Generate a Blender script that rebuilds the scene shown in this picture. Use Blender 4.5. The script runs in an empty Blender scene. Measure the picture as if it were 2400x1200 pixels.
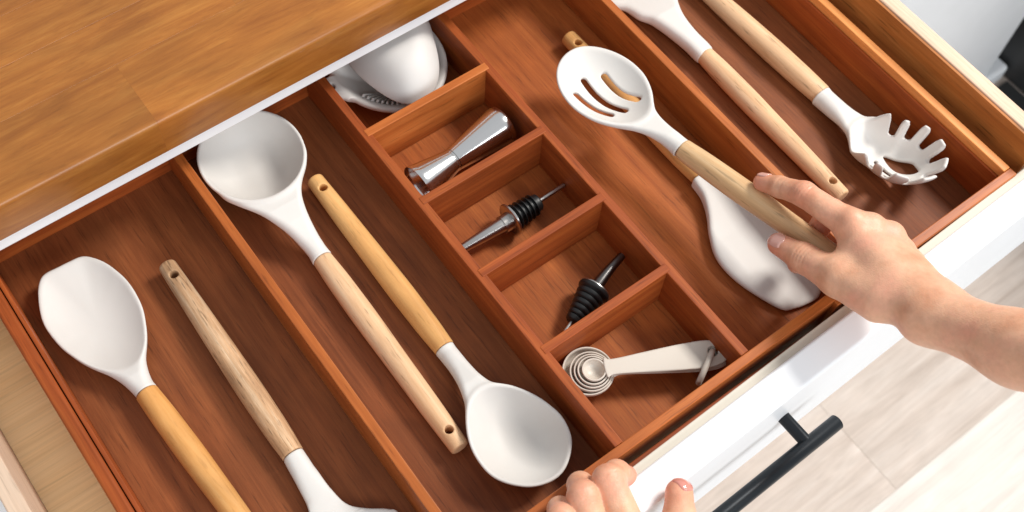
import bpy, bmesh, math, random
import numpy as np
from mathutils import Vector, Matrix

random.seed(7)
scene = bpy.context.scene
COL = scene.collection

# ------------------------------------------------------------------ camera
cam_d = bpy.data.cameras.new("camera")
cam = bpy.data.objects.new("camera", cam_d)
COL.objects.link(cam)
cam_d.sensor_width = 36.0
cam_d.lens = 41.2
cam_d.clip_start = 0.02
cam_d.clip_end = 60
CX = Vector((0.80015136, -0.59790072, 0.04767096))
CY = Vector((-0.50676318, -0.71641716, -0.47951803))
CZ = Vector((0.32085647, 0.35952912, -0.87623624))
m = Matrix.Identity(4)
for i in range(3):
    m[i][0], m[i][1], m[i][2] = CX[i], -CY[i], -CZ[i]
m.translation = Vector((-0.25042, -0.23630, 0.77170))
cam.matrix_world = m
cam_d.dof.use_dof = True
cam_d.dof.focus_distance = 0.885
cam_d.dof.aperture_fstop = 9.0
scene.camera = cam

# ------------------------------------------------------------------ light
world = bpy.data.worlds.new("World")
scene.world = world
world.use_nodes = True
bg = world.node_tree.nodes["Background"]
bg.inputs[0].default_value = (0.93, 0.96, 1.0, 1)
bg.inputs[1].default_value = 0.56

def area(name, loc, target, size, size_y, power, color):
    l = bpy.data.lights.new(name, 'AREA')
    l.shape = 'RECTANGLE'
    l.size, l.size_y, l.energy, l.color = size, size_y, power, color
    o = bpy.data.objects.new(name, l)
    COL.objects.link(o)
    o.location = loc
    d = Vector(target) - Vector(loc)
    o.rotation_euler = d.to_track_quat('-Z', 'Y').to_euler()
    return o

area("key_lamp", (1.80, -0.06, 1.84), (0.08, 0.06, 0), 0.60, 0.60, 66, (1.0, 0.96, 0.90))
area("window_light", (0.0, -2.5, 1.55), (0.2, 0.1, -0.1), 2.0, 1.4, 56, (0.93, 0.97, 1.0))

vs = scene.view_settings
vs.view_transform = 'Standard'
vs.look = 'None'
vs.exposure = 0.0
vs.gamma = 1.0
vs.use_curve_mapping = False
scene.cycles.use_denoising = True
scene.cycles.max_bounces = 8

# ------------------------------------------------------------------ materials
def srgb(r, g, b):
    def f(c):
        c /= 255.0
        return c / 12.92 if c <= 0.04045 else ((c + 0.055) / 1.055) ** 2.4
    return (f(r), f(g), f(b), 1.0)

def new_mat(name):
    mt = bpy.data.materials.new(name)
    mt.use_nodes = True
    nt = mt.node_tree
    return mt, nt, nt.nodes["Principled BSDF"]

def N(nt, t, **kw):
    n = nt.nodes.new(t)
    for k, v in kw.items():
        setattr(n, k, v)
    return n

def mixcol(nt, a, b, fac, mode='MIX'):
    mx = N(nt, 'ShaderNodeMix', data_type='RGBA', blend_type=mode)
    L = nt.links.new
    if isinstance(fac, (int, float)):
        mx.inputs[0].default_value = fac
    else:
        L(fac, mx.inputs[0])
    for s, v in ((6, a), (7, b)):
        if isinstance(v, tuple):
            mx.inputs[s].default_value = v
        else:
            L(v, mx.inputs[s])
    return mx.outputs[2]

def ramp(nt, src, stops):
    r = N(nt, 'ShaderNodeValToRGB')
    el = r.color_ramp.elements
    while len(el) < len(stops):
        el.new(0.5)
    for e, (p, c) in zip(el, stops):
        e.position = p
        e.color = c if isinstance(c, tuple) else (c, c, c, 1)
    nt.links.new(src, r.inputs[0])
    return r.outputs[0]

def wood(name, dark, mid, light, along=5.0, across=70.0, pores=0.5, fibre=0.25,
         rough=0.45, vary=0.12, bump=0.25, distort=0.8, blotch=0.25, coat=0.0, spec=0.28):
    """wood whose grain runs along local X"""
    mt, nt, bs = new_mat(name)
    L = nt.links.new
    tc = N(nt, 'ShaderNodeTexCoord')
    oi = N(nt, 'ShaderNodeObjectInfo')
    mul = N(nt, 'ShaderNodeVectorMath', operation='SCALE')
    mul.inputs[0].default_value = (7.3, 3.1, 5.7)
    L(oi.outputs['Random'], mul.inputs['Scale'])
    add = N(nt, 'ShaderNodeVectorMath', operation='ADD')
    L(tc.outputs['Object'], add.inputs[0])
    L(mul.outputs[0], add.inputs[1])

    def noise(sx, sy, det, dist=0.0, rgh=0.55):
        mp = N(nt, 'ShaderNodeMapping')
        mp.inputs['Scale'].default_value = (sx, sy, sy)
        L(add.outputs[0], mp.inputs[0])
        n = N(nt, 'ShaderNodeTexNoise')
        n.inputs['Scale'].default_value = 1.0
        n.inputs['Detail'].default_value = det
        n.inputs['Roughness'].default_value = rgh
        n.inputs['Distortion'].default_value = dist
        L(mp.outputs[0], n.inputs[0])
        return n.outputs['Fac']

    fig = noise(along, across, 8, distort, 0.68)
    col = ramp(nt, fig, [(0.30, dark), (0.50, mid), (0.70, light)])
    fib = noise(along * 5, across * 5.5, 4, 0.15, 0.65)
    fibc = ramp(nt, fib, [(0.25, 1 - fibre), (0.75, 1 + fibre * 0.35)])
    col = mixcol(nt, col, fibc, 1.0, 'MULTIPLY')
    por = noise(along * 7, across * 5, 2)
    porc = ramp(nt, por, [(0.30, 1 - pores), (0.40, 1.0)])
    col = mixcol(nt, col, porc, 1.0, 'MULTIPLY')
    bl = noise(14, 22, 2, 0.4)
    blc = ramp(nt, bl, [(0.3, 1 - blotch), (0.7, 1 + blotch * 0.4)])
    col = mixcol(nt, col, blc, 1.0, 'MULTIPLY')
    hsv = N(nt, 'ShaderNodeHueSaturation')
    mr = N(nt, 'ShaderNodeMapRange')
    mr.inputs['To Min'].default_value = 1 - vary
    mr.inputs['To Max'].default_value = 1 + vary
    L(oi.outputs['Random'], mr.inputs[0])
    L(mr.outputs[0], hsv.inputs['Value'])
    L(col, hsv.inputs['Color'])
    L(hsv.outputs[0], bs.inputs['Base Color'])
    rr = N(nt, 'ShaderNodeMapRange')
    rr.inputs['To Min'].default_value = rough - 0.07
    rr.inputs['To Max'].default_value = rough + 0.10
    L(fib, rr.inputs[0])
    L(rr.outputs[0], bs.inputs['Roughness'])
    bs.inputs['Specular IOR Level'].default_value = spec
    bs.inputs['Coat Weight'].default_value = coat
    bs.inputs['Coat Roughness'].default_value = 0.25
    bm = N(nt, 'ShaderNodeBump')
    bm.inputs['Strength'].default_value = bump
    bm.inputs['Distance'].default_value = 0.0006
    h = mixcol(nt, fibc, porc, 0.5)
    L(h, bm.inputs['Height'])
    L(bm.outputs[0], bs.inputs['Normal'])
    return mt

def plain(name, col, rough=0.5, metal=0.0, sss=0.0, bump=0.0, bscale=600, coat=0.0, spec=0.5, tint=0.0):
    mt, nt, bs = new_mat(name)
    L = nt.links.new
    bs.inputs['Base Color'].default_value = col
    bs.inputs['Roughness'].default_value = rough
    bs.inputs['Metallic'].default_value = metal
    bs.inputs['Coat Weight'].default_value = coat
    bs.inputs['Specular IOR Level'].default_value = spec
    if sss:
        bs.inputs['Subsurface Weight'].default_value = sss
        bs.inputs['Subsurface Radius'].default_value = (1.0, 0.8, 0.7)
        bs.inputs['Subsurface Scale'].default_value = 0.002
    tc = N(nt, 'ShaderNodeTexCoord')
    n = N(nt, 'ShaderNodeTexNoise')
    n.inputs['Scale'].default_value = bscale
    n.inputs['Detail'].default_value = 3
    L(tc.outputs['Object'], n.inputs[0])
    if bump:
        b = N(nt, 'ShaderNodeBump')
        b.inputs['Strength'].default_value = bump
        b.inputs['Distance'].default_value = 0.0003
        L(n.outputs['Fac'], b.inputs['Height'])
        L(b.outputs[0], bs.inputs['Normal'])
    n2 = N(nt, 'ShaderNodeTexNoise')
    n2.inputs['Scale'].default_value = 28
    n2.inputs['Detail'].default_value = 4
    L(tc.outputs['Object'], n2.inputs[0])
    mr = N(nt, 'ShaderNodeMapRange')
    mr.inputs['To Min'].default_value = max(0.02, rough - 0.06)
    mr.inputs['To Max'].default_value = rough + 0.06
    L(n2.outputs['Fac'], mr.inputs[0])
    if metal < 0.99:
        L(mr.outputs[0], bs.inputs['Roughness'])
    if tint:
        c = ramp(nt, n2.outputs['Fac'], [(0.3, tuple(v * (1 - tint) for v in col[:3]) + (1,)), (0.7, col)])
        L(c, bs.inputs['Base Color'])
    return mt

M = {}
M['acacia'] = wood("acacia_wood", srgb(136, 62, 25), srgb(160, 77, 32), srgb(182, 97, 43), along=5, across=130,
                   pores=0.30, fibre=0.22, rough=0.5, vary=0.10, blotch=0.14, distort=0.3)
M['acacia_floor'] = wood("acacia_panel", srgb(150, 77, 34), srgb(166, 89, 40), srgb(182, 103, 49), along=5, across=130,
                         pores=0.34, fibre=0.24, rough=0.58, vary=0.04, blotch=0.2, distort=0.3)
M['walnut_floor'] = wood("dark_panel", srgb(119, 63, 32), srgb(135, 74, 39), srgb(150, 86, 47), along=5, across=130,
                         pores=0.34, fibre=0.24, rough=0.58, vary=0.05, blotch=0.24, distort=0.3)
M['acacia_edge'] = wood("acacia_edge", srgb(160, 82, 36), srgb(182, 100, 46), srgb(198, 118, 60), along=5, across=80,
                        pores=0.3, fibre=0.18, rough=0.4, vary=0.06, blotch=0.12, distort=0.4)
M['acacia_light'] = wood("acacia_light", srgb(226, 138, 70), srgb(240, 156, 86), srgb(246, 172, 102), along=5, across=60,
                        pores=0.2, fibre=0.15, rough=0.4, vary=0.03, blotch=0.1, distort=0.4)
M['beech'] = wood("beech_wood", srgb(212, 166, 122), srgb(232, 190, 148), srgb(240, 206, 168), along=6, across=90,
                  pores=0.35, fibre=0.12, rough=0.5, vary=0.04, blotch=0.1, bump=0.15, distort=0.3)
M['golden'] = wood("golden_wood", srgb(206, 146, 84), srgb(224, 168, 104), srgb(234, 186, 124), along=6, across=70,
                   pores=0.2, fibre=0.12, rough=0.5, vary=0.04, blotch=0.14, bump=0.15, distort=0.4)
M['amber'] = wood("amber_wood", srgb(202, 140, 74), srgb(218, 158, 92), srgb(228, 174, 110), along=7, across=60,
                   pores=0.15, fibre=0.1, rough=0.5, vary=0.02, blotch=0.22, bump=0.15, distort=0.8)
M['weathered'] = wood("weathered_wood", srgb(166, 126, 92), srgb(204, 162, 122), srgb(226, 196, 162), along=9, across=120,
                      pores=0.45, fibre=0.26, rough=0.6, vary=0.03, blotch=0.22, bump=0.3, distort=0.5)
M['pale_brown'] = wood("pale_brown_wood", srgb(196, 154, 108), srgb(214, 174, 128), srgb(226, 192, 150), along=6, across=80,
                       pores=0.3, fibre=0.14, rough=0.5, vary=0.03, blotch=0.16, bump=0.15, distort=0.4)
M['block'] = wood("butcher_block", srgb(150, 88, 34), srgb(168, 104, 42), srgb(184, 121, 54), along=11, across=100,
                  pores=0.12, fibre=0.11, rough=0.38, vary=0.03, blotch=0.2, bump=0.08, distort=0.7, coat=0.4)
M['side_brown'] = wood("drawer_side_brown", srgb(168, 100, 46), srgb(194, 122, 60), srgb(208, 138, 74), along=4, across=80,
                       pores=0.45, fibre=0.2, rough=0.5, vary=0.03, distort=0.3)
M['pine'] = wood("pale_pine", srgb(204, 170, 142), srgb(222, 192, 166), srgb(232, 206, 182), along=5, across=120,
                 pores=0.22, fibre=0.14, rough=0.55, vary=0.03, blotch=0.06, bump=0.12, distort=0.3)
M['base_board'] = wood("drawer_base", srgb(232, 192, 138), srgb(242, 206, 154), srgb(246, 214, 166), along=2.0, across=70,
                       pores=0.1, fibre=0.14, rough=0.55, vary=0.02, blotch=0.06, bump=0.1, distort=0.3)
M['plank'] = wood("floor_plank", srgb(186, 170, 158), srgb(206, 192, 181), srgb(218, 207, 198), along=3, across=40,
                  pores=0.05, fibre=0.10, rough=0.55, vary=0.05, blotch=0.08, bump=0.1)
M['plank_light'] = wood("floor_plank_pale", srgb(212, 202, 192), srgb(224, 216, 208), srgb(232, 226, 220), along=3, across=40,
                  pores=0.05, fibre=0.08, rough=0.55, vary=0.03, blotch=0.06, bump=0.1)
M['silicone'] = plain("white_silicone", srgb(216, 212, 207), 0.56, sss=0.08, bump=0.03, bscale=900, tint=0.02)
M['plastic'] = plain("warm_grey_plastic", srgb(206, 196, 184), 0.42, sss=0.1, tint=0.03)
M['cup'] = plain("grey_white_plastic", srgb(210, 206, 202), 0.6, sss=0.1, tint=0.03)
M['white_paint'] = plain("white_paint", srgb(244, 246, 248), 0.38, bump=0.03, bscale=300, tint=0.02)
M['cream'] = plain("cream_edge", srgb(220, 213, 198), 0.55, bump=0.06, bscale=200, tint=0.06)
M['black_metal'] = plain("black_metal", srgb(40, 44, 48), 0.38, metal=0.6, tint=0.1)
M['rubber'] = plain("black_rubber", srgb(24, 24, 25), 0.42, tint=0.1)
M['steel'] = plain("polished_steel", (0.82, 0.81, 0.80, 1), 0.17, metal=1.0)
M['steel2'] = plain("brushed_steel", (0.55, 0.53, 0.51, 1), 0.28, metal=1.0)
M['steel_dark'] = plain("dark_steel", (0.16, 0.15, 0.145, 1), 0.3, metal=1.0)
M['dark_gloss'] = plain("dark_appliance", srgb(52, 52, 52), 0.4, tint=0.1)
M['inside'] = plain("cabinet_inside", srgb(150, 120, 90), 0.7)
M['nail'] = plain("nail", srgb(222, 170, 156), 0.22, sss=0.2, coat=0.4)
M['nail_gloss'] = plain("nail_polish", srgb(212, 140, 126), 0.1, coat=1.0)

def skin_mat():
    mt, nt, bs = new_mat("skin")
    L = nt.links.new
    tc = N(nt, 'ShaderNodeTexCoord')
    n = N(nt, 'ShaderNodeTexNoise')
    n.inputs['Scale'].default_value = 38
    n.inputs['Detail'].default_value = 4
    L(tc.outputs['Object'], n.inputs[0])
    c = ramp(nt, n.outputs['Fac'], [(0.28, srgb(212, 152, 118)), (0.5, srgb(230, 178, 145)), (0.72, srgb(232, 168, 140))])
    fa = N(nt, 'ShaderNodeAttribute', attribute_name='flush')
    c = mixcol(nt, c, srgb(222, 128, 104), fa.outputs['Fac'])
    n3 = N(nt, 'ShaderNodeTexNoise')
    n3.inputs['Scale'].default_value = 260
    n3.inputs['Detail'].default_value = 3
    L(tc.outputs['Object'], n3.inputs[0])
    c2 = ramp(nt, n3.outputs['Fac'], [(0.3, 0.93), (0.7, 1.04)])
    c = mixcol(nt, c, c2, 1.0, 'MULTIPLY')
    L(c, bs.inputs['Base Color'])
    bs.inputs['Roughness'].default_value = 0.47
    bs.inputs['Subsurface Weight'].default_value = 0.15
    bs.inputs['Subsurface Radius'].default_value = (1.0, 0.35, 0.2)
    bs.inputs['Subsurface Scale'].default_value = 0.004
    v = N(nt, 'ShaderNodeTexVoronoi')
    v.inputs['Scale'].default_value = 900
    L(tc.outputs['Object'], v.inputs[0])
    n4 = N(nt, 'ShaderNodeTexNoise')
    n4.inputs['Scale'].default_value = 150
    L(tc.outputs['Object'], n4.inputs[0])
    ad = N(nt, 'ShaderNodeMath', operation='ADD')
    L(v.outputs['Distance'], ad.inputs[0])
    L(n4.outputs['Fac'], ad.inputs[1])
    b = N(nt, 'ShaderNodeBump')
    b.inputs['Strength'].default_value = 0.25
    b.inputs['Distance'].default_value = 0.0005
    L(ad.outputs[0], b.inputs['Height'])
    L(b.outputs[0], bs.inputs['Normal'])
    return mt
M['skin'] = skin_mat()

# ------------------------------------------------------------------ helpers
def link(o, parent=None):
    COL.objects.link(o)
    if parent is not None:
        o.parent = parent
    return o

def thing(name, label, cat, loc=(0, 0, 0), group=None):
    o = bpy.data.objects.new(name, None)
    o.empty_display_size = 0.02
    COL.objects.link(o)
    o.location = loc
    o['label'] = label
    o['category'] = cat
    if group:
        o['group'] = group
    return o

def base(parent):
    return Vector(parent.location) if parent is not None else Vector((0, 0, 0))

def root_loc(parent):
    v = Vector((0, 0, 0))
    while parent is not None:
        v += Vector(parent.location)
        parent = parent.parent
    return v

def mesh_obj(name, verts, faces, mat, parent=None, smooth=True, origin=None):
    me = bpy.data.meshes.new(name)
    me.from_pydata([tuple(v) for v in verts], [], [tuple(f) for f in faces])
    me.update()
    if smooth:
        me.polygons.foreach_set('use_smooth', [True] * len(me.polygons))
    me.materials.append(mat)
    o = bpy.data.objects.new(name, me)
    return link(o, parent)

def bm_obj(name, bm, mat, parent=None, smooth=False):
    me = bpy.data.meshes.new(name)
    bmesh.ops.recalc_face_normals(bm, faces=bm.faces)
    bm.to_mesh(me)
    bm.free()
    if smooth:
        me.polygons.foreach_set('use_smooth', [True] * len(me.polygons))
    me.materials.append(mat)
    o = bpy.data.objects.new(name, me)
    return link(o, parent)

def board(name, x0, x1, y0, y1, z0, z1, mat, parent=None, bevel=0.7, seg=2, grain=None, rotz=0.0):
    """box in mm (world), local X along its longest side so the grain follows it"""
    dx, dy, dz = [abs(v) / 1000 for v in (x1 - x0, y1 - y0, z1 - z0)]
    c = Vector(((x0 + x1) / 2000, (y0 + y1) / 2000, (z0 + z1) / 2000))
    if grain is None:
        grain = 'X' if dx >= dy and dx >= dz else ('Y' if dy >= dz else 'Z')
    rot = Matrix.Identity(4)
    if grain == 'Y':
        rot = Matrix.Rotation(math.pi / 2, 4, 'Z')
        dims = (dy, dx, dz)
    elif grain == 'Z':
        rot = Matrix.Rotation(math.pi / 2, 4, 'Y')
        dims = (dz, dy, dx)
    else:
        dims = (dx, dy, dz)
    bm = bmesh.new()
    bmesh.ops.create_cube(bm, size=1)
    for v in bm.verts:
        v.co = Vector((v.co.x * dims[0], v.co.y * dims[1], v.co.z * dims[2]))
    if bevel:
        bmesh.ops.bevel(bm, geom=list(bm.edges), offset=bevel / 1000, segments=seg, profile=0.5, affect='EDGES')
    o = bm_obj(name, bm, mat, parent)
    o.matrix_basis = Matrix.Translation(c - root_loc(parent)) @ Matrix.Rotation(rotz, 4, 'Z') @ rot
    return o

def lathe(name, prof, mat, parent, p0, axis, seg=48, closed=False):
    """prof: list of (s, r) mm along axis from p0 (mm, world)"""
    ax = Vector(axis).normalized()
    q = ax.to_track_quat('X', 'Z').to_matrix().to_4x4()
    verts, faces = [], []
    n = len(prof)
    for s, r in prof:
        for k in range(seg):
            a = 2 * math.pi * k / seg
            verts.append((s / 1000, r / 1000 * math.cos(a), r / 1000 * math.sin(a)))
    for i in range(n - 1 if not closed else n):
        j = (i + 1) % n
        for k in range(seg):
            k2 = (k + 1) % seg
            faces.append((i * seg + k, j * seg + k, j * seg + k2, i * seg + k2))
    bm = bmesh.new()
    bv = [bm.verts.new(v) for v in verts]
    for f in faces:
        bm.faces.new([bv[i] for i in f])
    bmesh.ops.remove_doubles(bm, verts=bm.verts, dist=1e-6)
    if not closed:
        bmesh.ops.holes_fill(bm, edges=[e for e in bm.edges if e.is_boundary], sides=0)
    o = bm_obj(name, bm, mat, parent, smooth=True)
    o.matrix_basis = Matrix.Translation(Vector(p0) / 1000 - root_loc(parent)) @ q
    me = o.data
    for e in me.edges:
        pass
    me.set_sharp_from_angle(angle=math.radians(50))
    return o

def tube(name, pts, radii, mat, parent, seg=20):
    """tube through mm points with per-point radii"""
    P = [Vector(p) / 1000 for p in pts]
    off = root_loc(parent)
    verts, faces = [], []
    n = len(P)
    up = Vector((0.13, 0.21, 0.97))
    for i, p in enumerate(P):
        d = (P[min(i + 1, n - 1)] - P[max(i - 1, 0)]).normalized()
        a = d.cross(up).normalized()
        b = a.cross(d).normalized()
        for k in range(seg):
            t = 2 * math.pi * k / seg
            verts.append(p - off + (a * math.cos(t) + b * math.sin(t)) * radii[i] / 1000)
    for i in range(n - 1):
        for k in range(seg):
            k2 = (k + 1) % seg
            faces.append((i * seg + k, i * seg + k2, (i + 1) * seg + k2, (i + 1) * seg + k))
    faces.append(tuple(range(seg)))
    faces.append(tuple((n - 1) * seg + k for k in reversed(range(seg))))
    o = mesh_obj(name, verts, faces, mat, parent)
    o.data.set_sharp_from_angle(angle=math.radians(50))
    return o

# ---- implicit surfaces (mm) turned into quads: naive surface nets
def nets(fn, lo, hi, h, skip=0):
    xs, ys, zs = [np.arange(a, b + h, h) for a, b in zip(lo, hi)]
    X, Y, Z = np.meshgrid(xs, ys, zs, indexing='ij')
    F = np.empty(X.shape)
    B = 16
    for i in range(0, X.shape[0], B):
        for j in range(0, X.shape[1], B):
            for k in range(0, X.shape[2], B):
                q = (slice(i, i + B), slice(j, j + B), slice(k, k + B))
                x_, y_, z_ = X[q], Y[q], Z[q]
                if skip:
                    c = [np.array([0.5 * (a.min() + a.max())]) for a in (x_, y_, z_)]
                    v = fn(*c)[0]
                    if abs(v) > 0.5 * B * h * 1.8 * skip:
                        F[q] = v
                        continue
                F[q] = fn(x_, y_, z_)
    S = F < 0
    nx, ny, nz = F.shape
    acc = np.zeros((nx - 1, ny - 1, nz - 1, 3))
    cnt = np.zeros((nx - 1, ny - 1, nz - 1))
    crosses = []
    G = [X, Y, Z]
    for ax in range(3):
        sa = [slice(None)] * 3
        sb = [slice(None)] * 3
        sa[ax] = slice(0, -1)
        sb[ax] = slice(1, None)
        Fa, Fb = F[tuple(sa)], F[tuple(sb)]
        cr = S[tuple(sa)] != S[tuple(sb)]
        den = np.where(cr, Fa - Fb, 1.0)
        t = np.where(cr, Fa / den, 0.0)
        pts = [G[k][tuple(sa)] + (t * h if k == ax else 0.0) for k in range(3)]
        crosses.append(cr)
        o1, o2 = [k for k in range(3) if k != ax]
        dims = [nx, ny, nz]
        for d1 in (0, 1):
            for d2 in (0, 1):
                s = [slice(None)] * 3
                s[o1] = slice(d1, dims[o1] - 1 + d1)
                s[o2] = slice(d2, dims[o2] - 1 + d2)
                s = tuple(s)
                c = cr[s]
                cnt += c
                for k in range(3):
                    acc[..., k] += np.where(c, pts[k][s], 0.0)
    mask = cnt > 0
    idx = -np.ones(mask.shape, dtype=np.int64)
    idx[mask] = np.arange(mask.sum())
    V = acc[mask] / cnt[mask][:, None]
    quads = []
    for ax in range(3):
        cr = crosses[ax].copy()
        o1, o2 = [(1, 2), (2, 0), (0, 1)][ax]
        dims = [nx, ny, nz]
        I = np.argwhere(cr)
        ok = (I[:, o1] > 0) & (I[:, o1] < dims[o1] - 1) & (I[:, o2] > 0) & (I[:, o2] < dims[o2] - 1)
        I = I[ok]
        def cell(a, b):
            J = I.copy()
            J[:, o1] -= a
            J[:, o2] -= b
            return idx[J[:, 0], J[:, 1], J[:, 2]]
        q = np.stack([cell(1, 1), cell(0, 1), cell(0, 0), cell(1, 0)], 1)
        ins = S[I[:, 0], I[:, 1], I[:, 2]]
        q[~ins] = q[~ins][:, ::-1]
        quads.append(q)
    Q = np.concatenate(quads)
    # pull the vertices onto the surface
    for _ in range(2):
        e = 0.2
        f0 = fn(V[:, 0], V[:, 1], V[:, 2])
        g = np.stack([(fn(V[:, 0] + (e if k == 0 else 0), V[:, 1] + (e if k == 1 else 0), V[:, 2] + (e if k == 2 else 0)) - f0) / e
                      for k in range(3)], 1)
        g2 = (g * g).sum(1) + 1e-9
        st = -(f0 / g2)[:, None] * g
        ln = np.linalg.norm(st, axis=1)[:, None]
        st *= np.minimum(1.0, 0.35 * h / np.maximum(ln, 1e-9))
        V = V + st
    return V, Q

def nets_obj(name, fn, lo, hi, h, mat, parent, skip=0, attr=None):
    V, Q = nets(fn, lo, hi, h, skip)
    fl = attr(V) if attr is not None else None
    off = np.array(root_loc(parent)) * 1000
    V = (V - off) / 1000
    me = bpy.data.meshes.new(name)
    me.vertices.add(len(V))
    me.vertices.foreach_set('co', V.astype(np.float32).ravel())
    me.loops.add(len(Q) * 4)
    me.loops.foreach_set('vertex_index', Q.astype(np.int32).ravel())
    me.polygons.add(len(Q))
    me.polygons.foreach_set('loop_start', (np.arange(len(Q)) * 4).astype(np.int32))
    me.update(calc_edges=True)
    if fl is not None:
        at_ = me.attributes.new('flush', 'FLOAT', 'POINT')
        at_.data.foreach_set('value', fl.astype(np.float32))
    me.validate()
    me.polygons.foreach_set('use_smooth', [True] * len(me.polygons))
    me.materials.append(mat)
    o = bpy.data.objects.new(name, me)
    return link(o, parent)

def smin(a, b, k):
    h = np.maximum(k - np.abs(a - b), 0.0) / k
    return np.minimum(a, b) - h * h * k * 0.25

def smax(a, b, k):
    return -smin(-a, -b, k)

def rcone(X, Y, Z, a, b, ra, rb):
    """round cone from a to b"""
    a = np.array(a, float)
    b = np.array(b, float)
    d = b - a
    l2 = d @ d
    t = np.clip(((X - a[0]) * d[0] + (Y - a[1]) * d[1] + (Z - a[2]) * d[2]) / l2, 0, 1)
    return np.sqrt((X - a[0] - t * d[0]) ** 2 + (Y - a[1] - t * d[1]) ** 2 + (Z - a[2] - t * d[2]) ** 2) - (ra + (rb - ra) * t)

def dense(poly, n=10):
    P = np.array(poly, float)
    out = []
    m_ = len(P)
    for i in range(m_):
        p0, p1, p2, p3 = P[i - 1], P[i], P[(i + 1) % m_], P[(i + 2) % m_]
        for k in range(n):
            t = k / n
            out.append(0.5 * ((2 * p1) + (-p0 + p2) * t + (2 * p0 - 5 * p1 + 4 * p2 - p3) * t * t + (-p0 + 3 * p1 - 3 * p2 + p3) * t ** 3))
    return np.array(out)

class Polar:
    """star-shaped outline around a centre -> rho (1 on the outline)"""
    def __init__(self, poly, c, smooth=3):
        P = dense(poly) - np.array(c)
        a = np.arctan2(P[:, 1], P[:, 0])
        r = np.hypot(P[:, 0], P[:, 1])
        o = np.argsort(a)
        g = np.linspace(-math.pi, math.pi, 361)[:-1]
        R = np.interp(g, a[o], r[o], period=2 * math.pi)
        for _ in range(smooth * 6):
            R = (np.roll(R, 1) + R * 2 + np.roll(R, -1)) / 4
        self.c, self.g, self.R = c, g, R
        self.rm = R.mean()
    def __call__(self, X, Y, grow=0.0):
        dx, dy = X - self.c[0], Y - self.c[1]
        a = np.arctan2(dy, dx)
        return np.hypot(dx, dy) / (np.interp(a, self.g, self.R, period=2 * math.pi) + grow)

class Poly2D:
    """signed distance of a closed outline, sampled on a grid"""
    def __init__(self, poly, pad=14, h=0.7, n=8):
        P = dense(poly, n) if n else np.array(poly, float)
        self.lo = P.min(0) - pad
        hi = P.max(0) + pad
        self.h = h
        xs = np.arange(self.lo[0], hi[0], h)
        ys = np.arange(self.lo[1], hi[1], h)
        X, Y = np.meshgrid(xs, ys, indexing='ij')
        D = np.full(X.shape, 1e9)
        ins = np.zeros(X.shape, bool)
        for i in range(len(P)):
            a, b = P[i - 1], P[i]
            d = b - a
            l2 = max(d @ d, 1e-12)
            t = np.clip(((X - a[0]) * d[0] + (Y - a[1]) * d[1]) / l2, 0, 1)
            D = np.minimum(D, (X - a[0] - t * d[0]) ** 2 + (Y - a[1] - t * d[1]) ** 2)
            if abs(d[1]) > 1e-12:
                cond = (a[1] > Y) != (b[1] > Y)
                ins ^= cond & (X < (Y - a[1]) / d[1] * d[0] + a[0])
        self.D = np.where(ins, -1, 1) * np.sqrt(D)
    def __call__(self, X, Y):
        u = np.clip((X - self.lo[0]) / self.h, 0, self.D.shape[0] - 1.001)
        v = np.clip((Y - self.lo[1]) / self.h, 0, self.D.shape[1] - 1.001)
        i, j = u.astype(int), v.astype(int)
        fu, fv = u - i, v - j
        D = self.D
        return (D[i, j] * (1 - fu) + D[i + 1, j] * fu) * (1 - fv) + (D[i, j + 1] * (1 - fu) + D[i + 1, j + 1] * fu) * fv

def polyline2(X, Y, pts):
    D = np.full(np.shape(X), 1e9)
    for a, b in zip(pts[:-1], pts[1:]):
        a, b = np.array(a, float), np.array(b, float)
        d = b - a
        t = np.clip(((X - a[0]) * d[0] + (Y - a[1]) * d[1]) / (d @ d), 0, 1)
        D = np.minimum(D, np.hypot(X - a[0] - t * d[0], Y - a[1] - t * d[1]))
    return D

def neck_field(st):
    """st: (y, x, z, half width, half height); runs mostly along Y"""
    st = sorted(st)
    A = np.array(st, float)
    def f(X, Y, Z):
        xc, zc, hw, hh = [np.interp(Y, A[:, 0], A[:, k]) for k in (1, 2, 3, 4)]
        d = (np.sqrt(((X - xc) / hw) ** 2 + ((Z - zc) / hh) ** 2) - 1) * np.minimum(hw, hh)
        return np.maximum(d, np.maximum(Y - A[-1, 0], A[0, 0] - Y))
    return f

def neck_poly(poly, st, ycut, side):
    """neck and shoulder: outline in plan, rounded plate in section; st: (y, z, half height); side +1 keeps Y < ycut"""
    pp = Poly2D(poly, n=6)
    A = np.array(sorted(st), float)
    def f(X, Y, Z):
        zc = np.interp(Y, A[:, 0], A[:, 1])
        hh = np.interp(Y, A[:, 0], A[:, 2])
        q = np.maximum(pp(X, Y) + hh, 0.0)
        d = np.hypot(q, Z - zc) - hh
        return smax(d, (Y - ycut) * side, 1.0)
    return f

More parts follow.
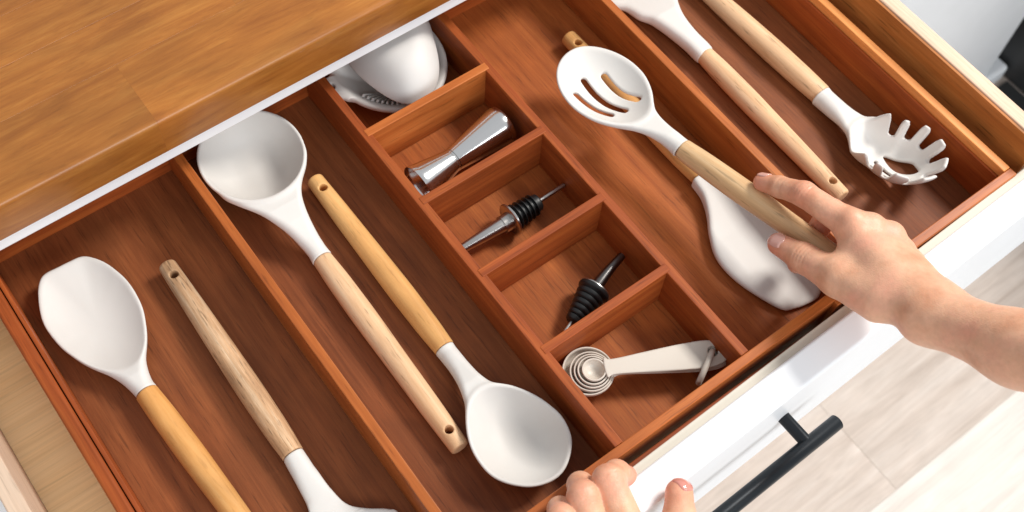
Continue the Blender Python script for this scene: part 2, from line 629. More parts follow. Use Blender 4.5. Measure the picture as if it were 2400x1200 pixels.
# ------------------------------------------------------------------ setting: floor
FLOOR = -850.0
me_floor = board("floor", -1600, 2600, -1500, 1000, FLOOR - 30, FLOOR - 6, M['plank'], None, bevel=0)
me_floor['kind'] = 'structure'
yy = -201.5
rows = []
y = yy
while y > -1500:
    rows.append((y - 178, y))
    y -= 178
y = yy
while y < 900:
    rows.append((y, y + 178))
    y += 178
for r, (a, b) in enumerate(sorted(rows)):
    if b < -1300 or a > 700:
        continue
    cuts = [-1600, -1600 + random.uniform(300, 900)]
    while cuts[-1] < 2600:
        cuts.append(cuts[-1] + random.uniform(850, 1250))
    if abs(a - yy) < 1:
        cuts = [-1600, -640, 568, 1700, 2600]
    for c0, c1 in zip(cuts[:-1], cuts[1:]):
        board("plank", c0 + 0.12, min(c1, 2600) - 0.12, a + 0.12, b - 0.12, FLOOR - 6, FLOOR + random.uniform(-0.4, 0.4), M['plank_light' if b < -200 else 'plank'], me_floor, bevel=0.2, seg=1)

# ------------------------------------------------------------------ cabinet, counter, neighbours
cab = thing("base_cabinet", "white cabinet frame and rail around the open drawer, under the wooden countertop", "cabinet", (0, 0.3, FLOOR / 1000))
board("top_rail", -420, 520, 283.0, 302, 26, 38.2, M['white_paint'], cab, bevel=1.2)
board("stile", -420, -372, 284.7, 302, FLOOR + 90, 25.6, M['white_paint'], cab, bevel=1.0)
board("stile", 472, 520, 284.7, 302, FLOOR + 90, 25.6, M['white_paint'], cab, bevel=1.0)
board("side_panel", -420, -402, 303, 860, FLOOR + 90, 38, M['inside'], cab, bevel=0)
board("side_panel", 502, 520, 303, 860, FLOOR + 90, 38, M['inside'], cab, bevel=0)
board("back_panel", -401, 501, 846, 860, FLOOR + 90, 38, M['inside'], cab, bevel=0)
board("shelf", -401, 501, 303, 845, -170, -150, M['inside'], cab, bevel=0)
for a, b in ((-370, 49), (51, 470)):
    board("door", a, b, 284, 302, FLOOR + 95, -160, M['white_paint'], cab, bevel=1.5)
board("toe_kick", -420, 520, 345, 360, FLOOR + 0.5, FLOOR + 89, M['white_paint'], cab, bevel=0)

ct = thing("countertop", "golden brown butcher block countertop with a rounded front edge above the drawer", "countertop", (0, 0.5, 0.0385))
def stave(x0, x1, y0, y1, front=False):
    z0, z1 = 38.6, 76.6
    bm = bmesh.new()
    L_ = (x1 - x0) / 1000
    # profile in (y, z), rounded front edges on the front stave
    if front:
        rt, rb = 4.5, 2.0
        prof = [(y1, z0), (y1, z1)]
        for k in range(7):
            a = math.pi / 2 * k / 6
            prof.append((y0 + rt - rt * math.sin(a), z1 - rt + rt * math.cos(a)))
        for k in range(5):
            a = math.pi / 2 * k / 4
            prof.append((y0 + rb - rb * math.cos(a), z0 + rb - rb * math.sin(a)))
    else:
        e = 0.35
        prof = [(y1 - 0.02, z0), (y1 - 0.02, z1 - e), (y1 - 0.02 - e, z1), (y0 + 0.02 + e, z1), (y0 + 0.02, z1 - e), (y0 + 0.02, z0)]
    cy, cz = (y0 + y1) / 2, (z0 + z1) / 2
    rings = []
    for sx in (-1, 1):
        rings.append([bm.verts.new((sx * (L_ / 2 - 0.00002), (p - cy) / 1000, (q - cz) / 1000)) for p, q in prof])
    n = len(prof)
    for i in range(n):
        bm.faces.new((rings[0][i], rings[0][(i + 1) % n], rings[1][(i + 1) % n], rings[1][i]))
    bm.faces.new(rings[0][::-1])
    bm.faces.new(rings[1])
    o = bm_obj("stave", bm, M['block'], ct, smooth=False)
    if front:
        o.data.polygons.foreach_set('use_smooth', [True] * len(o.data.polygons))
        o.data.set_sharp_from_angle(angle=math.radians(40))
    o.location = Vector(((x0 + x1) / 2000, cy / 1000, cz / 1000)) - root_loc(ct)
y = 281.0
k = 0
while y < 880:
    w = 62 if k == 0 else random.choice((44, 48, 52))
    cuts = [-1000]
    if k == 0:
        cuts += [-560, -137, 330]
    else:
        cuts.append(-1000 + random.uniform(180, 420))
        while cuts[-1] < 520:
            cuts.append(cuts[-1] + random.uniform(280, 460))
    cuts = [c for c in cuts if c < 520] + [600]
    for a, b in zip(cuts[:-1], cuts[1:]):
        stave(a, b, y, y + w, k == 0)
    y += w
    k += 1

wa = thing("white_appliance", "white appliance front standing on the floor beyond the drawer's right side", "appliance", (0.9, 0.5, FLOOR / 1000))
board("body", 622, 1207, 222, 850, FLOOR + 40, 110, M['white_paint'], wa, bevel=6, seg=3)
board("plinth", 640, 1262, 214, 840, FLOOR + 1, FLOOR + 39, M['white_paint'], wa, bevel=8, seg=3)
da = thing("dark_appliance", "dark grey appliance at the right edge, next to the white one", "appliance", (1.7, 0.4, FLOOR / 1000))
board("body", 1266, 2100, -400, 860, FLOOR + 4, 110, M['dark_gloss'], da, bevel=5, seg=3)
board("door", 1290, 2085, -426, -402, FLOOR + 60, 90, M['dark_gloss'], da, bevel=5, seg=3)
board("foot", 1300, 1340, -330, -290, FLOOR + 0.5, FLOOR + 3.8, M['rubber'], da, bevel=1)

mat_ = board("floor_mat", 1120, 1262, 20, 205, FLOOR + 0.6, FLOOR + 8, M['dark_gloss'], None, bevel=2)
mat_['label'] = "dark grey mat on the floor at the right edge, in front of the white appliance"
mat_['category'] = "mat"

# ------------------------------------------------------------------ drawer
dr = thing("drawer", "open kitchen drawer with white front, pale wood sides and black bar handle", "drawer", (0.04, 0.1, -0.15))
SL = 0.0165   # the front sits slightly skewed against the tray
rz = math.atan(SL)
board("bottom_panel", -338, 425, -92, 760, -58, -50.2, M['base_board'], dr, bevel=0, grain='X')
o = board("side_board", -351, -338.2, -92, 760, -110, 24, M['pine'], dr, bevel=1.0)
board("side_board", 425, 438.5, -92, 760, -110, 24, M['pine'], dr, bevel=1.0)
board("side_lining", 422.2, 424.8, -90, 757, -50, 22.6, M['side_brown'], dr, bevel=0.3)
board("back_board", -337.8, 424.8, 748, 760, -49.8, 20, M['pine'], dr, bevel=1.0)
def skew(name, x0, x1, ya, yb, z0, z1, mat, bevel, seg=3):
    xc = (x0 + x1) / 2
    dy = xc * SL
    return board(name, x0, x1, ya + dy, yb + dy, z0, z1, mat, dr, bevel=bevel, seg=seg, rotz=rz)
skew("box_front", -350, 421, -106.2, -99.4, -110, -3.5, M['cream'], 0.8)
skew("front_panel", -380, 560, -129.4, -106.4, -139, 2.2, M['white_paint'], 2.6, 4)
hd = bpy.data.objects.new("handle", None)
COL.objects.link(hd)
hd.parent = dr
hd.location = (0, 0, 0)
lathe("bar", [(0, 0.01), (0, 5.6), (0.5, 6.1), (269, 6.1), (269.6, 5.6), (269.6, 0.01)], M['black_metal'], hd, (170, -154.0, -58), (-1, -0.0165, 0))
for px in (139, -66):
    lathe("post", [(0, 0.01), (0, 5.2), (26.5, 5.2), (26.5, 0.01)], M['black_metal'], hd, (px, -152 + px * 0.0165 * 0.3 - 2.0, -58), (-0.0165, 1, 0))

# ------------------------------------------------------------------ organizer
ZF = -46.0
og = thing("drawer_organizer", "reddish brown acacia wood tray with long dividers and four small square compartments", "organizer", (0.06, 0.1, -0.05))
def ob(name, *a, mat='acacia', **k):
    return board(name, *[v for v in a], M[mat], og, **k)
ob("side_wall", -297, -287.0, -93, 331, -50, 0, bevel=2.4, seg=3)
ob("side_strip", -286.2, -283.2, -86, 324, -50, -0.9, bevel=0.6)
ob("side_wall", 400.9, 408.2, -86, 331, -50, 0, mat='acacia_light')
ob("side_shade_board", 398.2, 400.7, -84.6, 323.6, -45.8, -8.0)  # added board, darker wood stands in for shade below the wall's lit upper band
ob("divider", -130.3, -123, -85.8, 323.7, -45.8, -0.2, mat='acacia_edge')
ob("divider", 0, 7.3, -82, 323.7, -45.8, 0.1)
ob("divider", 118.7, 126, -82, 323.7, -45.8, 0.0)
ob("divider", 244.6, 251.9, -82, 323.7, -45.8, 0.0, mat='acacia_edge')
ob("back_wall", -286.5, 408, 323.9, 331, -49.5, -0.3)
ob("front_wall", -286.8, -123.4, -93.6, -86.0, -49.5, -0.5, mat='acacia_edge')
ob("front_wall", -123.2, 252.2, -89.5, -82.2, -49.5, 0.3, mat='acacia_edge')
ob("front_wall", 206, 408.2, -93.6, -86.2, -49.5, -0.2, mat='acacia_edge')
ob("front_rail", -123, 204, -97.6, -93.8, -49.5, -17)
for y1 in (239.3, 162.4, 85.6, 8.8):
    ob("cross_divider", 3.4, 122.4, y1 - 7.3, y1, -45.8, 0.55, mat='acacia_edge' if y1 > 200 else 'acacia')
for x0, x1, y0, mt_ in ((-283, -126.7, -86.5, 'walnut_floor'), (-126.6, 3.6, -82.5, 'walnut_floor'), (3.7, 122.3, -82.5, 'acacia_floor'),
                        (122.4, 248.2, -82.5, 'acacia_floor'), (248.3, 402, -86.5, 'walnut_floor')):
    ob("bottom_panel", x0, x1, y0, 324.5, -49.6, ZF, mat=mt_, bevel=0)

# ------------------------------------------------------------------ utensils
def handle(parent, end, joint, mat, rj=8.2, rm=9.8, re=6.9, hole=True, hole_dir=None):
    """turned wooden handle from its free end to the joint with the head; local X = axis"""
    e, j = Vector(end), Vector(joint)
    L_ = (j - e).length
    ss = np.array([0, 0.03, 0.2, 0.45, 0.68, 0.9, 1.0]) * L_
    rs = np.array([re, re + 0.3, re + 1.2, rm - 0.7, rm, rm - 0.5, rj])
    fs = np.linspace(0, L_, 200)
    fr = np.interp(fs, ss, rs)
    ker = np.hanning(41)
    ker /= ker.sum()
    pad = np.concatenate([np.full(20, fr[0]), fr, np.full(20, fr[-1])])
    fr = np.convolve(pad, ker, 'valid')
    def fn(X, Y, Z):
        r = np.interp(X, fs, fr)
        d = np.hypot(Y, Z) - r
        d = smax(d, -X, 2.2)
        d = smax(d, X - L_, 1.0)
        if hole:
            d = smax(d, 3.3 - np.hypot(X - 14.5, Y), 0.9)
        return d
    V, Q = nets(fn, (-2.5, -12, -12), (L_ + 2.5, 12, 12), 1.0)
    me = bpy.data.meshes.new("handle")
    me.from_pydata((V / 1000).tolist(), [], Q.tolist())
    me.validate()
    me.polygons.foreach_set('use_smooth', [True] * len(me.polygons))
    me.materials.append(M[mat])
    o = bpy.data.objects.new("handle", me)
    link(o, parent)
    ax = (j - e).normalized()
    up = Vector((0, 0, 1)) if hole_dir is None else Vector(hole_dir)
    yv = up.cross(ax).normalized()
    zv = ax.cross(yv).normalized()
    mm_ = Matrix((ax, yv, zv)).transposed().to_4x4()
    o.matrix_basis = Matrix.Translation(e / 1000 - root_loc(parent)) @ mm_
    return o

def bowl_field(outer, inner, rim, dep_o, dep_i, p=2.4, kneck=6.0, neck=None, slots=None, krim=1.6, te=2.0, zb=None):
    """outer/inner: Polar; rim: function (X, Y) -> height"""
    def fn(X, Y, Z):
        rz_ = rim(X, Y)
        ro = outer(X, Y)
        depth_o, depth_i = (dep_o, dep_i) if zb is None else (rz_ - zb[0], rz_ - zb[1])
        bo = rz_ - te - (depth_o - te) * (1 - np.minimum(ro, 1.3) ** p)
        go = np.sqrt(1 + (depth_o * p * np.clip(ro, 0.05, 1.3) ** (p - 1) / outer.rm) ** 2)
        d = smax(smax((bo - Z) / go, (ro - 1) * outer.rm, 1.0), Z - rz_, krim)
        if neck is not None:
            d = smin(d, neck(X, Y, Z), kneck)
        ri = inner(X, Y)
        bi = rz_ - depth_i * (1 - np.minimum(ri, 1.25) ** p)
        gi = np.sqrt(1 + (depth_i * p * np.clip(ri, 0.05, 1.3) ** (p - 1) / inner.rm) ** 2)
        d = smax(d, -(bi - Z) / gi, krim)
        if slots is not None:
            d = smax(d, -slots(X, Y, Z), 1.0)
        return d
    return fn

def inset(poly, c, t):
    P = np.array(poly, float)
    c = np.array(c, float)
    v = P - c
    n = np.linalg.norm(v, axis=1)[:, None]
    return (c + v * (n - t) / n).tolist()

# --- corner spoon spatula (leftmost)
sp1 = thing("corner_spoon", "white silicone spoon with a slanted straight tip and golden handle, farthest left in the tray", "spoon", (-0.24, 0.1, -0.046))
handle(sp1, (-229.5, -24, -35.8), (-240, 158, -35.8), 'amber', rj=8.4, rm=9.9)
c1 = (-242, 232)
out1 = [(-225, 282), (-236, 284), (-246, 284.5), (-255, 285), (-261, 282), (-268, 271), (-275, 249), (-274, 226), (-269, 211), (-261, 196),
        (-251, 187), (-240, 183), (-229, 186), (-221, 193), (-214, 206), (-209, 222), (-208, 242), (-211, 258), (-216, 271)]
P1 = Polar(out1, c1, 1)
I1 = Polar(inset(out1, c1, 2.0), c1, 1)
nk = neck_poly([(-248.2, 150), (-248, 160), (-252, 176), (-261, 194), (-267, 209), (-268, 226), (-260, 240), (-242, 246), (-224, 240), (-214.5, 222), (-217.5, 205), (-222.5, 191), (-229, 177), (-232, 164), (-231.8, 150)], [(150, -35.8, 8.2), (160, -35.6, 8.0), (172, -33.6, 6.6), (186, -32.0, 3.4), (200, -31.8, 2.0), (230, -31.0, 1.4)], 222, 1)
def nk(X, Y, Z, f=nk):
    return smax(f(X, Y, Z), 158.4 - Y, 0.8)
nets_obj("head", bowl_field(P1, I1, lambda X, Y: -30.0 + (Y - 232) * 0.02, 14.0, 10.5, p=2.2, neck=nk, krim=1.2), (-282, 154, -48), (-200, 292, -18), 1.0, M['silicone'], sp1)

# --- turner with weathered handle
sp2 = thing("turner", "white silicone turner with a rough weathered handle, its head cut off by the bottom edge", "turner", (-0.178, 0.1, -0.046))
handle(sp2, (-177, 243, -36), (-179, 56, -35.6), 'weathered', rj=8.0, rm=9.8, re=6.8)
pt = Poly2D([(-186, 58), (-172, 58), (-171, 40), (-171, 22), (-168, 4), (-158, -7), (-146, -16), (-141, -26), (-141, -76), (-146, -81), (-214, -81), (-219, -76),
             (-219, -26), (-212, -12), (-200, 2), (-192, 14), (-189, 36)], n=6)
def f_turner(X, Y, Z):
    zc = np.interp(Y, [-80, -20, 10, 40, 56], [-40, -39, -37, -36, -35.6])
    hh = np.interp(Y, [-80, -20, 10, 40, 56], [1.6, 2.2, 4.2, 6.6, 7.6])
    xc = np.interp(Y, [-80, 20, 40, 60], [-180, -180, -180, -179])
    hw = np.interp(Y, [-80, -20, 0, 20, 40, 60], [200, 60, 24, 11, 8.6, 7.8])
    dome = (np.sqrt(((X - xc) / hw) ** 2 + ((Z - zc) / hh) ** 2) - 1) * hh
    d = smax(pt(X, Y), np.abs(Z - zc) - hh, 2.0)
    d = smax(d, np.where(Y > -5, dome, -1.0), 1.0)
    return smax(d, Y - 55.5, 0.8)
nets_obj("head", f_turner, (-224, -86, -47), (-136, 58, -26), 1.0, M['silicone'], sp2)

# --- ladle
ld = thing("ladle", "deep white silicone ladle with beech handle, its bowl partly under the countertop", "ladle", (-0.078, 0.15, -0.046))
handle(ld, (-79.5, -10, -36), (-77, 178, -35.8), 'beech', rj=7.8, rm=9.6, re=7.2)
cl = (-77.5, 278)
rl = 42.4
outl = [(cl[0] + rl * math.cos(a) * (1.0 if math.cos(a) > 0 else 0.985), cl[1] + rl * 1.06 * math.sin(a)) for a in np.linspace(0, 2 * math.pi, 25)[:-1]]
PL = Polar(outl, cl, 1)
IL = Polar(inset(outl, cl, 2.4), cl, 1)
nk = neck_poly([(-84.8, 170), (-85, 186), (-87.5, 200), (-92, 213), (-99.5, 229), (-109, 244), (-114, 260), (-100, 280), (-77, 284), (-54, 280), (-41.5, 262), (-46.5, 249), (-56, 237.5), (-63.5, 226), (-67.6, 212), (-69.2, 198), (-69.4, 186), (-69.4, 170)], [(170, -35.8, 7.8), (180, -35.4, 7.7), (194, -30.5, 6.6), (210, -22, 5.2), (224, -17, 4.0), (238, -14.8, 2.8), (280, -14, 1.8)], 262, 1)
def nk(X, Y, Z, f=nk):
    return smax(f(X, Y, Z), 178.4 - Y, 0.8)
nets_obj("head", bowl_field(PL, IL, lambda X, Y: -12.0 + 0 * X, 33.0, 30.6, p=3.2, neck=nk, kneck=5, krim=1.4), (-126, 174, -48), (-30, 328, -8), 1.0, M['silicone'], ld)

# --- serving spoon
ss_ = thing("serving_spoon", "white silicone serving spoon with honey coloured handle, bowl in the tray's front", "spoon", (-0.043, 0.08, -0.046))
handle(ss_, (-43, 244, -36), (-43.5, 61, -35.8), 'golden', rj=8.0, rm=9.7, re=7.0)
cs = (-43.5, -32)
outs = [(-9.5, -30), (-9.5, -42), (-14, -55), (-24, -65), (-35, -70.5), (-47, -70.5), (-60, -65), (-71, -54), (-77, -42), (-78, -28), (-75.5, -15),
        (-69, -2), (-60, 8), (-48, 14), (-36, 12), (-25, 4), (-15, -12)]
PS = Polar(outs, cs, 2)
IS = Polar(inset(outs, cs, 2.3), cs, 2)
nk = neck_poly([(-51.6, 70), (-51.6, 56), (-52.4, 41), (-55, 27), (-60, 12), (-66.5, -2), (-71.5, -15), (-72, -28), (-60, -38), (-44, -40), (-28, -36), (-16, -26), (-18.5, -13), (-25.5, 0.5), (-32.5, 11), (-36.5, 24), (-37, 38), (-36.4, 56), (-36.2, 70)], [(70, -35.8, 7.8), (56, -35.2, 7.6), (40, -31.5, 6.4), (24, -26.6, 4.9), (10, -24.4, 3.2), (-4, -23.4, 2.2), (-40, -23, 1.6)], -22, -1)
def nk(X, Y, Z, f=nk):
    return smax(f(X, Y, Z), Y - 60.6, 0.8)
nets_obj("head", bowl_field(PS, IS, lambda X, Y: -21.5 + 0 * X, 24.0, 21.4, p=2.6, neck=nk, kneck=5, krim=1.6), (-84, -76, -48), (-4, 65, -18), 1.0, M['silicone'], ss_)

# --- slotted spoon (held)
sl = thing("slotted_spoon", "white silicone spoon with three curved slots, its pale handle held by the hand", "spoon", (0.205, 0.05, 0.0))
handle(sl, (223.5, -98, 25), (201.5, 79.5, 0.2), 'pale_brown', rj=8.4, rm=10.0, re=7.4)
cq = (189, 160)
outq = [(164, 196), (174, 204.5), (186, 208.5), (198, 207), (209, 199), (218, 186), (223, 171), (223.5, 154), (218.5, 139), (210, 127), (200, 120), (190, 118.5),
        (180, 121), (169, 129), (159.5, 142), (154.5, 157), (154, 171), (157, 184)]
PQ = Polar(outq, cq, 2)
IQ = Polar(inset(outq, cq, 3.0), cq, 2)
nk = neck_poly([(193.4, 72), (192.6, 84), (190.4, 96), (184.5, 110), (172, 127), (163, 142), (161, 158), (172, 168), (189, 170), (206, 167), (217, 154), (215.5, 140), (210, 128.5), (206.5, 114), (206.5, 100), (208.6, 86), (209.6, 72)], [(72, 0.2, 8.0), (82, 0.2, 7.9), (94, 1.0, 6.4), (108, 0.8, 4.2), (122, 0.2, 2.6), (160, 0.0, 1.8)], 148, 1)
def nk(X, Y, Z, f=nk):
    return smax(f(X, Y, Z), 80.0 - Y, 0.8)
SLOTS = [[(169, 174), (171, 164), (174.5, 153), (180.5, 143)], [(184.5, 183), (184.5, 168), (187, 154), (193, 140)], [(201.5, 177), (201.5, 164), (203, 153), (207, 141)]]
SLOTS = [dense(s + s[::-1][1:-1], 4)[:len(s) * 4 - 3] for s in SLOTS]
def slots_f(X, Y, Z):
    d = np.full(np.shape(X), 1e9)
    for s in SLOTS:
        d = np.minimum(d, polyline2(X, Y, s) - 3.0)
    return d
nets_obj("head", bowl_field(PQ, IQ, lambda X, Y: 2.0 + (Y - 160) * -0.01, 18.0, 15.0, p=2.4, neck=nk, kneck=5, slots=slots_f, krim=2.0), (148, 77, -20), (230, 214, 12), 0.9, M['silicone'], sl)

# --- spatula under the slotted spoon
spt = thing("spatula", "flat white silicone spatula lying beneath the slotted spoon and the hand", "spatula", (0.212, 0.05, -0.046))
handle(spt, (217, 243, -36), (215, 65, -35.8), 'golden', rj=6.6, rm=8.6, re=7.0)
ps = Poly2D([(208.5, 68), (221.5, 68), (224, 50), (232, 26), (241, -4), (243, -30), (239, -54), (231, -67), (222, -72.5), (210, -71.5), (198, -68), (191, -63.5), (184, -46), (178, -22), (178.5, 0),
             (187, 19), (198, 35), (205, 50)], n=6)
def f_spat(X, Y, Z):
    zc = np.interp(Y, [-75, 10, 45, 66], [-41.5, -40, -37, -35.8])
    hh = np.interp(Y, [-75, -40, 20, 50, 66], [1.6, 3.2, 4.4, 6.0, 6.6])
    d = smax(ps(X, Y), np.abs(Z - zc) - hh, 4.0)
    return smax(d, Y - 64.5, 0.8)
nets_obj("head", f_spat, (172, -78, -48), (250, 68, -26), 1.0, M['silicone'], spt)

# --- spatula at the top of the right compartment
sp7 = thing("scraper", "white silicone scraper with beech handle, beside the right divider, head cut by the top edge", "spatula", (0.302, 0.1, -0.046))
handle(sp7, (300.5, -18, -36), (303.5, 158, -35.8), 'beech', rj=8.0, rm=9.7, re=7.0)
pu = Poly2D([(296, 156), (311, 156), (311.5, 180), (314, 199), (320, 214), (330, 226), (334, 240), (334, 296), (328, 304), (270, 304), (262, 297), (262, 262), (268, 246), (276, 236), (279.5, 222),
             (285.5, 211), (290, 194), (293.5, 174)], n=6)
def f_scr(X, Y, Z):
    zc = np.interp(Y, [156, 180, 210, 230, 304], [-35.8, -34, -32.5, -34, -38])
    hh = np.interp(Y, [156, 180, 210, 240, 304], [7.6, 7.4, 6.6, 4.2, 1.8])
    d = smax(pu(X, Y), np.abs(Z - zc) - hh, 7.0)
    return smax(d, 157.0 - Y, 0.8)
nets_obj("head", f_scr, (256, 154, -47), (340, 310, -22), 1.0, M['silicone'], sp7)

# --- pasta server
ps_ = thing("pasta_server", "white silicone pasta server with upright tines in the right compartment", "pasta server", (0.357, 0.1, -0.046))
handle(ps_, (352.5, 248, -36), (358.5, 67.5, -35.8), 'beech', rj=9.2, rm=10.6, re=7.2)
cv = (359.0, -14)
outv = [(381, -2), (388, -8), (391.5, -19), (391.5, -32), (386.5, -44), (377, -52), (366, -55.5), (355, -54.5), (344.5, -48.5), (336, -39), (331, -28),
        (328.5, -15), (328.5, -2), (333, 9), (341, 18), (352, 24), (364, 23), (374, 13)]
PV = Polar(outv, cv, 1)
IV = Polar(inset(outv, cv, 2.4), cv, 1)
nk = neck_poly([(348.6, 76), (347.8, 62), (347, 46), (345.5, 34), (343, 24), (341, 14), (341, 4), (350, -4), (368, -4), (377, 4), (378, 16), (374, 22), (368, 27), (366, 36), (366, 48), (366.6, 62), (367, 76)],
               [(76, -35.8, 9.0), (62, -35.6, 8.8), (46, -33.4, 7.4), (32, -30.2, 4.4), (20, -28.6, 2.8), (-10, -29, 2.0)], 12, -1)
def nk(X, Y, Z, f=nk):
    return smax(f(X, Y, Z), Y - 67.4, 0.8)
GAPS = [math.radians(a) for a in (46, 10, -20, -48, -79, -113, -151, 175.5)]
pslot = Poly2D([(362.5, -7), (359.5, -15), (359.5, -24), (363, -32), (367, -36.5), (371, -37), (374, -32), (374.5, -26), (368.5, -16)], n=6)
def rim_v(X, Y):
    a = np.arctan2(Y - cv[1], X - cv[0])
    # low towards the neck, high where the tines stand
    u = np.clip((np.abs(np.angle(np.exp(1j * (a - math.radians(112))))) - math.radians(24)) / math.radians(34), 0, 1)
    return -27.5 + 17.5 * u * u * (3 - 2 * u)
def slot_v(X, Y, Z):
    d = np.minimum(pslot(X, Y), polyline2(X, Y, [(352.5, -8), (352, -20), (353, -30)]) - 1.9)
    r = np.hypot(X - cv[0], Y - cv[1])
    a = np.arctan2(Y - cv[1], X - cv[0])
    for g in GAPS:
        arc = np.abs(np.angle(np.exp(1j * (a - g)))) * r
        z0 = -26.5
        q = np.where(Z > z0, arc - 2.9 - (Z - z0) * 0.12 - np.maximum(Z + 15.0, 0) * 0.22, np.hypot(arc, Z - z0) - 2.9)
        q = np.maximum(q, (0.72 - PV(X, Y)) * 30)
        d = np.minimum(d, q)
    return d
f_serv = bowl_field(PV, IV, rim_v, 32.5, 29.6, p=3.0, neck=nk, kneck=6, slots=slot_v, krim=1.6, te=3.0, zb=(-45.6, -42.4))
nets_obj("head", f_serv, (322, -62, -48), (398, 70, -6), 0.8, M['silicone'], ps_)

# ------------------------------------------------------------------ small things
# --- jigger
jg = thing("jigger", "polished steel double jigger lying in the second small compartment", "jigger", (0.065, 0.19, -0.046))
def cup_prof(L0, r0, r1, t, out):
    p = [(0, 0.01), (0, r0), (L0 * 0.06, r0 + 0.4)]
    for k in range(1, 9):
        s = k / 8
        p.append((L0 * (0.06 + 0.94 * s), r0 + 0.4 + (r1 - r0 - 0.4) * s))
    p += [(L0 + 0.4, r1 - 0.3), (L0, r1 - t)]
    for k in range(7, 0, -1):
        s = k / 8
        p.append((L0 * (0.06 + 0.94 * s), r0 - t + 0.4 + (r1 - r0 - 0.4) * s))
    p += [(L0 * 0.09, r0 - t), (L0 * 0.09, 0.01)]
    return p
jz = -28.2
lathe("cup", cup_prof(53, 10.2, 17.6, 0.7, 1), M['steel'], jg, (57.3, 191.0, jz), (1, 0.10, 0), seg=128)
lathe("cup", cup_prof(35, 10.2, 17.4, 0.7, 1), M['steel'], jg, (54.7, 190.8, jz), (-1, -0.10, 0), seg=128)
lathe("collar", [(0, 0.01), (0, 9.6), (0.5, 10.3), (2.1, 10.3), (2.6, 9.6), (2.6, 0.01)], M['steel'], jg, (54.7, 190.8, jz), (1, 0.1, 0), seg=48)

# --- pourers
def bez(pts, n=16):
    P = [Vector(p) for p in pts]
    out = []
    for k in range(n + 1):
        t = k / n
        a = P[0].lerp(P[1], t)
        b = P[1].lerp(P[2], t)
        out.append(a.lerp(b, t))
    return out
pa = thing("bottle_pourer", "steel bottle pourer with thin black rubber fins in the third small compartment", "pourer", (0.065, 0.12, -0.046), "bottle pourers")
ax = Vector((1, 0.03, -0.02)).normalized()
p0 = Vector((63, 120.5, -32))
def at(s):
    return tuple(p0 + ax * s)
sp = bez([(62, 120.4, -31.9), (40, 120.0, -30.0), (14, 122.5, -34.5)])
tube("spout", sp, list(np.linspace(6.8, 3.6, len(sp))), M['steel2'], pa)
lathe("collar", [(-9, 0.01), (-9, 7.4), (-1, 7.6), (-1, 0.01)], M['steel2'], pa, at(0), ax)
lathe("disc", [(-1.2, 0.01), (-1.2, 13.2), (-0.6, 13.9), (0.6, 13.9), (1.0, 13.2), (1.0, 0.01)], M['steel2'], pa, at(0), ax)
prof = [(1.1, 0.01), (1.1, 8.8), (3.2, 8.2)]
for k, s in enumerate((4.5, 8.8, 13.1, 17.4, 21.7)):
    r = 8.2 - 0.2 * k
    prof += [(s, r), (s + 0.3, r + 2.6 - 0.1 * k), (s + 0.9, r + 2.6 - 0.1 * k), (s + 1.2, r), (s + 3.6, r - 0.1)]
prof += [(27.5, 7.2), (28.2, 6.6), (28.2, 0.01)]
lathe("stopper", prof, M['rubber'], pa, at(0), ax)
tube("air_tube", [at(27), at(40), at(55)], [2.1, 2.1, 2.1], M['steel2'], pa, seg=14)

pb = thing("bottle_pourer", "steel bottle pourer with fat ribbed black stopper in the fourth small compartment", "pourer", (0.07, 0.03, -0.046), "bottle pourers")
ax = Vector((-0.93, -0.33, -0.06)).normalized()
p0 = Vector((78.5, 33, -32))
sp = bez([at(-1), tuple(Vector(at(-16)) + Vector((0, 0, 1.5))), (114, 43, -30)])
tube("spout", sp, list(np.linspace(5.2, 3.2, len(sp))), M['steel_dark'], pb)
lathe("disc", [(-1.3, 0.01), (-1.3, 12.2), (-0.6, 12.9), (0.2, 12.9), (0.2, 0.01)], M['steel2'], pb, at(0), ax)
prof = [(0.3, 0.01), (0.3, 13.0), (2.2, 13.2), (3.6, 12.4), (4.4, 10.8)]
for k, s in enumerate((5.4, 10.0, 14.6, 19.2, 23.8)):
    r = 11.6 - 1.05 * k
    prof += [(s, r - 1.4), (s + 0.6, r), (s + 2.4, r - 0.1), (s + 3.6, r - 0.7), (s + 4.2, r - 2.2)]
prof += [(28.6, 6.6), (31.5, 6.0), (33.0, 4.6), (33.2, 0.01)]
lathe("stopper", prof, M['rubber'], pb, at(0), ax)
tube("air_tube", [at(32), at(38), at(46)], [1.6, 1.6, 1.5], M['steel2'], pb, seg=14)

